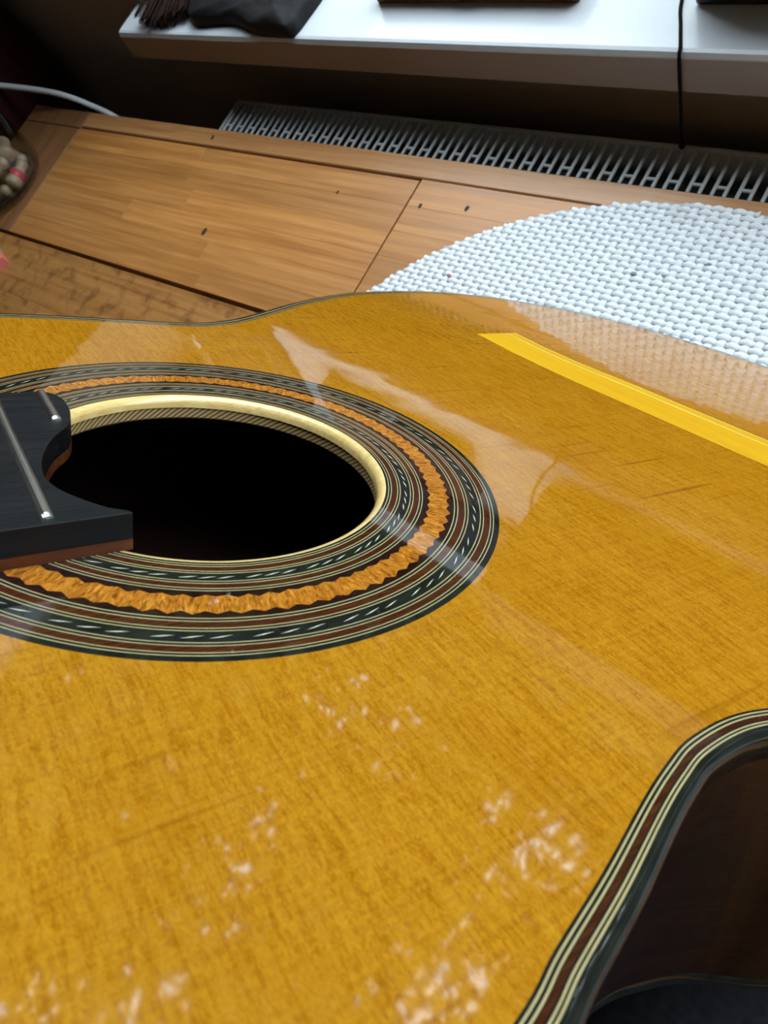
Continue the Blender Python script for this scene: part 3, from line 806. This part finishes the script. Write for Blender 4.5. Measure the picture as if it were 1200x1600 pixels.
# hanging cord
cd = [(-.225, .58, SZ + .0014), (-.214, .50, SZ + .0014), (-.2039, .449, SZ + .0014), (-.195, .426, SZ + .0014), (-.1878, .4090, SZ + .0014), (-.1868, .4050, SZ + .0006), (-.1865, .4035, SZ - .003), (-.1864, .4030, SZ - .012), (-.1861, .4022, SZ - .035), (-.1857, .4012, SZ - .055), (-.1855, .4006, .0005)]
cd = catmull(cd, 4, closed=False)
cdo = MB().tube([(x + .1865, y - .4056, z) for x, y, z in cd], 0.0012, 8).build('hanging_cord', M['cord'], None, smooth=True)
cdo.location = (-.1865, .4056, 0)
tag(cdo, 'thin dark cord hanging over the front edge of the sill', 'cord')
kn = MB().lathe([(0, .0026), (.0019, .0017), (.0024, 0), (.0019, -.0017), (0, -.0026)], 10).build('knot', M['cord'], cdo, smooth=True)
kn.location = (.0010, -.0050, -.0025)

# ------------------------------------------------------------------ left side
cup = empty('cupboard', (-1.35, 0.20, RZ0))
tag(cup, 'tall dark red cupboard at the left end of the table', 'cupboard')
MB().box(-0.32, 0.32, -0.22, 0.22, 0.05, 1.75).build('body', M['mahogany'], cup, bevel=0.004)
MB().box(-0.31, 0.31, -0.21, 0.21, 0.0, 0.05).build('plinth', M['mahogany'], cup)
MB().box(0.3205, 0.326, -0.18, 0.18, 0.90, 1.70).build('side_panel', M['mahogany'], cup, bevel=0.003)
MB().box(-0.30, -0.005, -0.2380, -0.2205, 0.08, 1.72).build('door', M['mahogany'], cup, bevel=0.003)
MB().box(0.005, 0.30, -0.2380, -0.2205, 0.08, 1.72).build('door', M['mahogany'], cup, bevel=0.003)

cb = catmull([(-1.0235, .349, .0385), (-0.985, .3595, .0271), (-0.946, .366, .0183), (-0.918, .369, .0103), (-0.8958, .372, -.0016), (-0.8663, .3725, -.014), (-.846, .373, -.035), (-.838, .373, -.08), (-.836, .373, -.20), (-.836, .373, -.45), (-.835, .373, RZ0 + .004)], 4, closed=False)
cbo = MB().tube([(x + .95, y - .372, z) for x, y, z in cb], 0.0034, 10).build('white_cable', M['white_cable'], None, smooth=True)
cbo.location = (-.95, .372, 0)
tag(cbo, 'thick white cable bending down behind the far table edge', 'cable')

# glass jar with turned wooden pegs
JX, JY = -0.944, 0.2446
jr = empty('glass_jar', (JX, JY, 0.0))
tag(jr, 'clear glass jar of wooden pegs at the left end of the table', 'jar')
MB().lathe([(0.0, 0.0005), (0.044, 0.0005), (0.050, 0.003), (0.0530, 0.009), (0.0535, 0.03), (0.0535, 0.10), (0.050, 0.112), (0.044, 0.118), (0.044, 0.130),
            (0.0415, 0.130), (0.0415, 0.118), (0.0475, 0.111), (0.0508, 0.099), (0.0508, 0.03), (0.050, 0.012), (0.046, 0.007), (0.0, 0.006)], 48).build('body', M['glass'], jr, smooth=True)
MB().lathe([(0.0446, 0.121), (0.0462, 0.123), (0.0446, 0.125)], 32).build('thread_ring', M['glass'], jr, smooth=True)
peg_me = MB().lathe([(0, 0), (0.0085, 0.0006), (0.0098, 0.004), (0.0082, 0.014), (0.0068, 0.020), (0.0074, 0.0225), (0.0050, 0.0245), (0.0066, 0.028), (0.0070, 0.0315), (0.0052, 0.0355), (0, 0.037)], 16).mesh('body', M['beige'], True)
spots = []
for lay in range(4):
    nn = 5 if lay < 3 else 3
    for k in range(nn):
        a = 2 * PI * k / nn + lay * 0.7 + 0.25
        spots.append((0.0285 * math.cos(a), 0.0285 * math.sin(a), 0.0105 + lay * 0.0215, a))
    if lay < 3: spots.append((0.0, 0.0, 0.007 + lay * 0.03, None))
red_i = min(range(len(spots)), key=lambda i: (spots[i][0] - 0.026) ** 2 + (spots[i][1] + 0.010) ** 2 + (spots[i][2] - 0.0105) ** 2)
ql = ['pale wooden peg in the glass jar', 'pale wooden peg with a bright red band near the jar base']
for i, (x, y, z, a) in enumerate(spots):
    e = empty('wooden_peg', (JX + x, JY + y, z))
    if a is None:
        pb = link('body', peg_me, e)
        e.location.z = z
        e.rotation_euler = (0.0, 0.0, 0.0)
        e.scale = (0.8, 0.8, 0.75)
    else:
        e.rotation_euler = (PI / 2, 0, a + (0 if i % 2 else PI))
        pb = link('body', peg_me, e)
        pb.location = (0, 0, -0.0175)
    lay_ = ['lowest', 'second', 'third', 'top'][min(3, int(round((z - 0.0105) / 0.0215)))] if a is not None else ''
    tag(e, ql[1] if i == red_i else ('pale wooden peg standing upright in the middle of the glass jar' if a is None else 'pale wooden peg lying in the %s layer inside the glass jar' % lay_), 'peg', 'wooden pegs in the jar')
    if i == red_i:
        MB().lathe([(0.0086, 0.011), (0.0094, 0.012), (0.0086, 0.020), (0.0074, 0.0205)], 16, (0, 0, -0.0175)).build('red_band', M['red_band'], e, smooth=True)

# pink block
pk = empty('pink_eraser', (-0.868, 0.147, 0.0))
tag(pk, 'small pink eraser lying on the table near the jar', 'eraser')
pk.rotation_euler = (0, 0, math.radians(-20))
MB().bbox(-0.024, 0.024, -0.010, 0.010, 0.0, 0.011, 0.002).build('rubber', M['pink'], pk)
MB().bbox(-0.0245, 0.004, -0.0104, 0.0104, 0.0001, 0.0114, 0.001).build('sleeve', M['cream_line'], pk)

# added dark form in place of the player's lap; darkens the rib reflection
cu = MB(); nu, nv = 40, 16
def spow(v, p): return math.copysign(abs(v) ** p, v)
for j in range(nv + 1):
    ph = -PI / 2 + PI * j / nv
    for i in range(nu):
        th = 2 * PI * i / nu
        cu.v.append((0.105 * spow(math.cos(ph), 0.5) * spow(math.cos(th), 0.55), 0.115 * spow(math.cos(ph), 0.5) * spow(math.sin(th), 0.55), 0.05 + 0.05 * spow(math.sin(ph), 0.7)))
for j in range(nv):
    for i in range(nu):
        k = (i + 1) % nu
        cu.f.append((j * nu + i, j * nu + k, (j + 1) * nu + k, (j + 1) * nu + i))
cuo = cu.build('lap_stand_in', plain('dark_grey_stand_in', (0.020, 0.020, 0.023), 0.9, 0.1, var=0.25, scale=300), None, smooth=True)
cuo.location = (0.088, -0.135, 0.0043)
tag(cuo, 'dark grey felt cushion below the near side of the guitar', 'lap_stand_in')
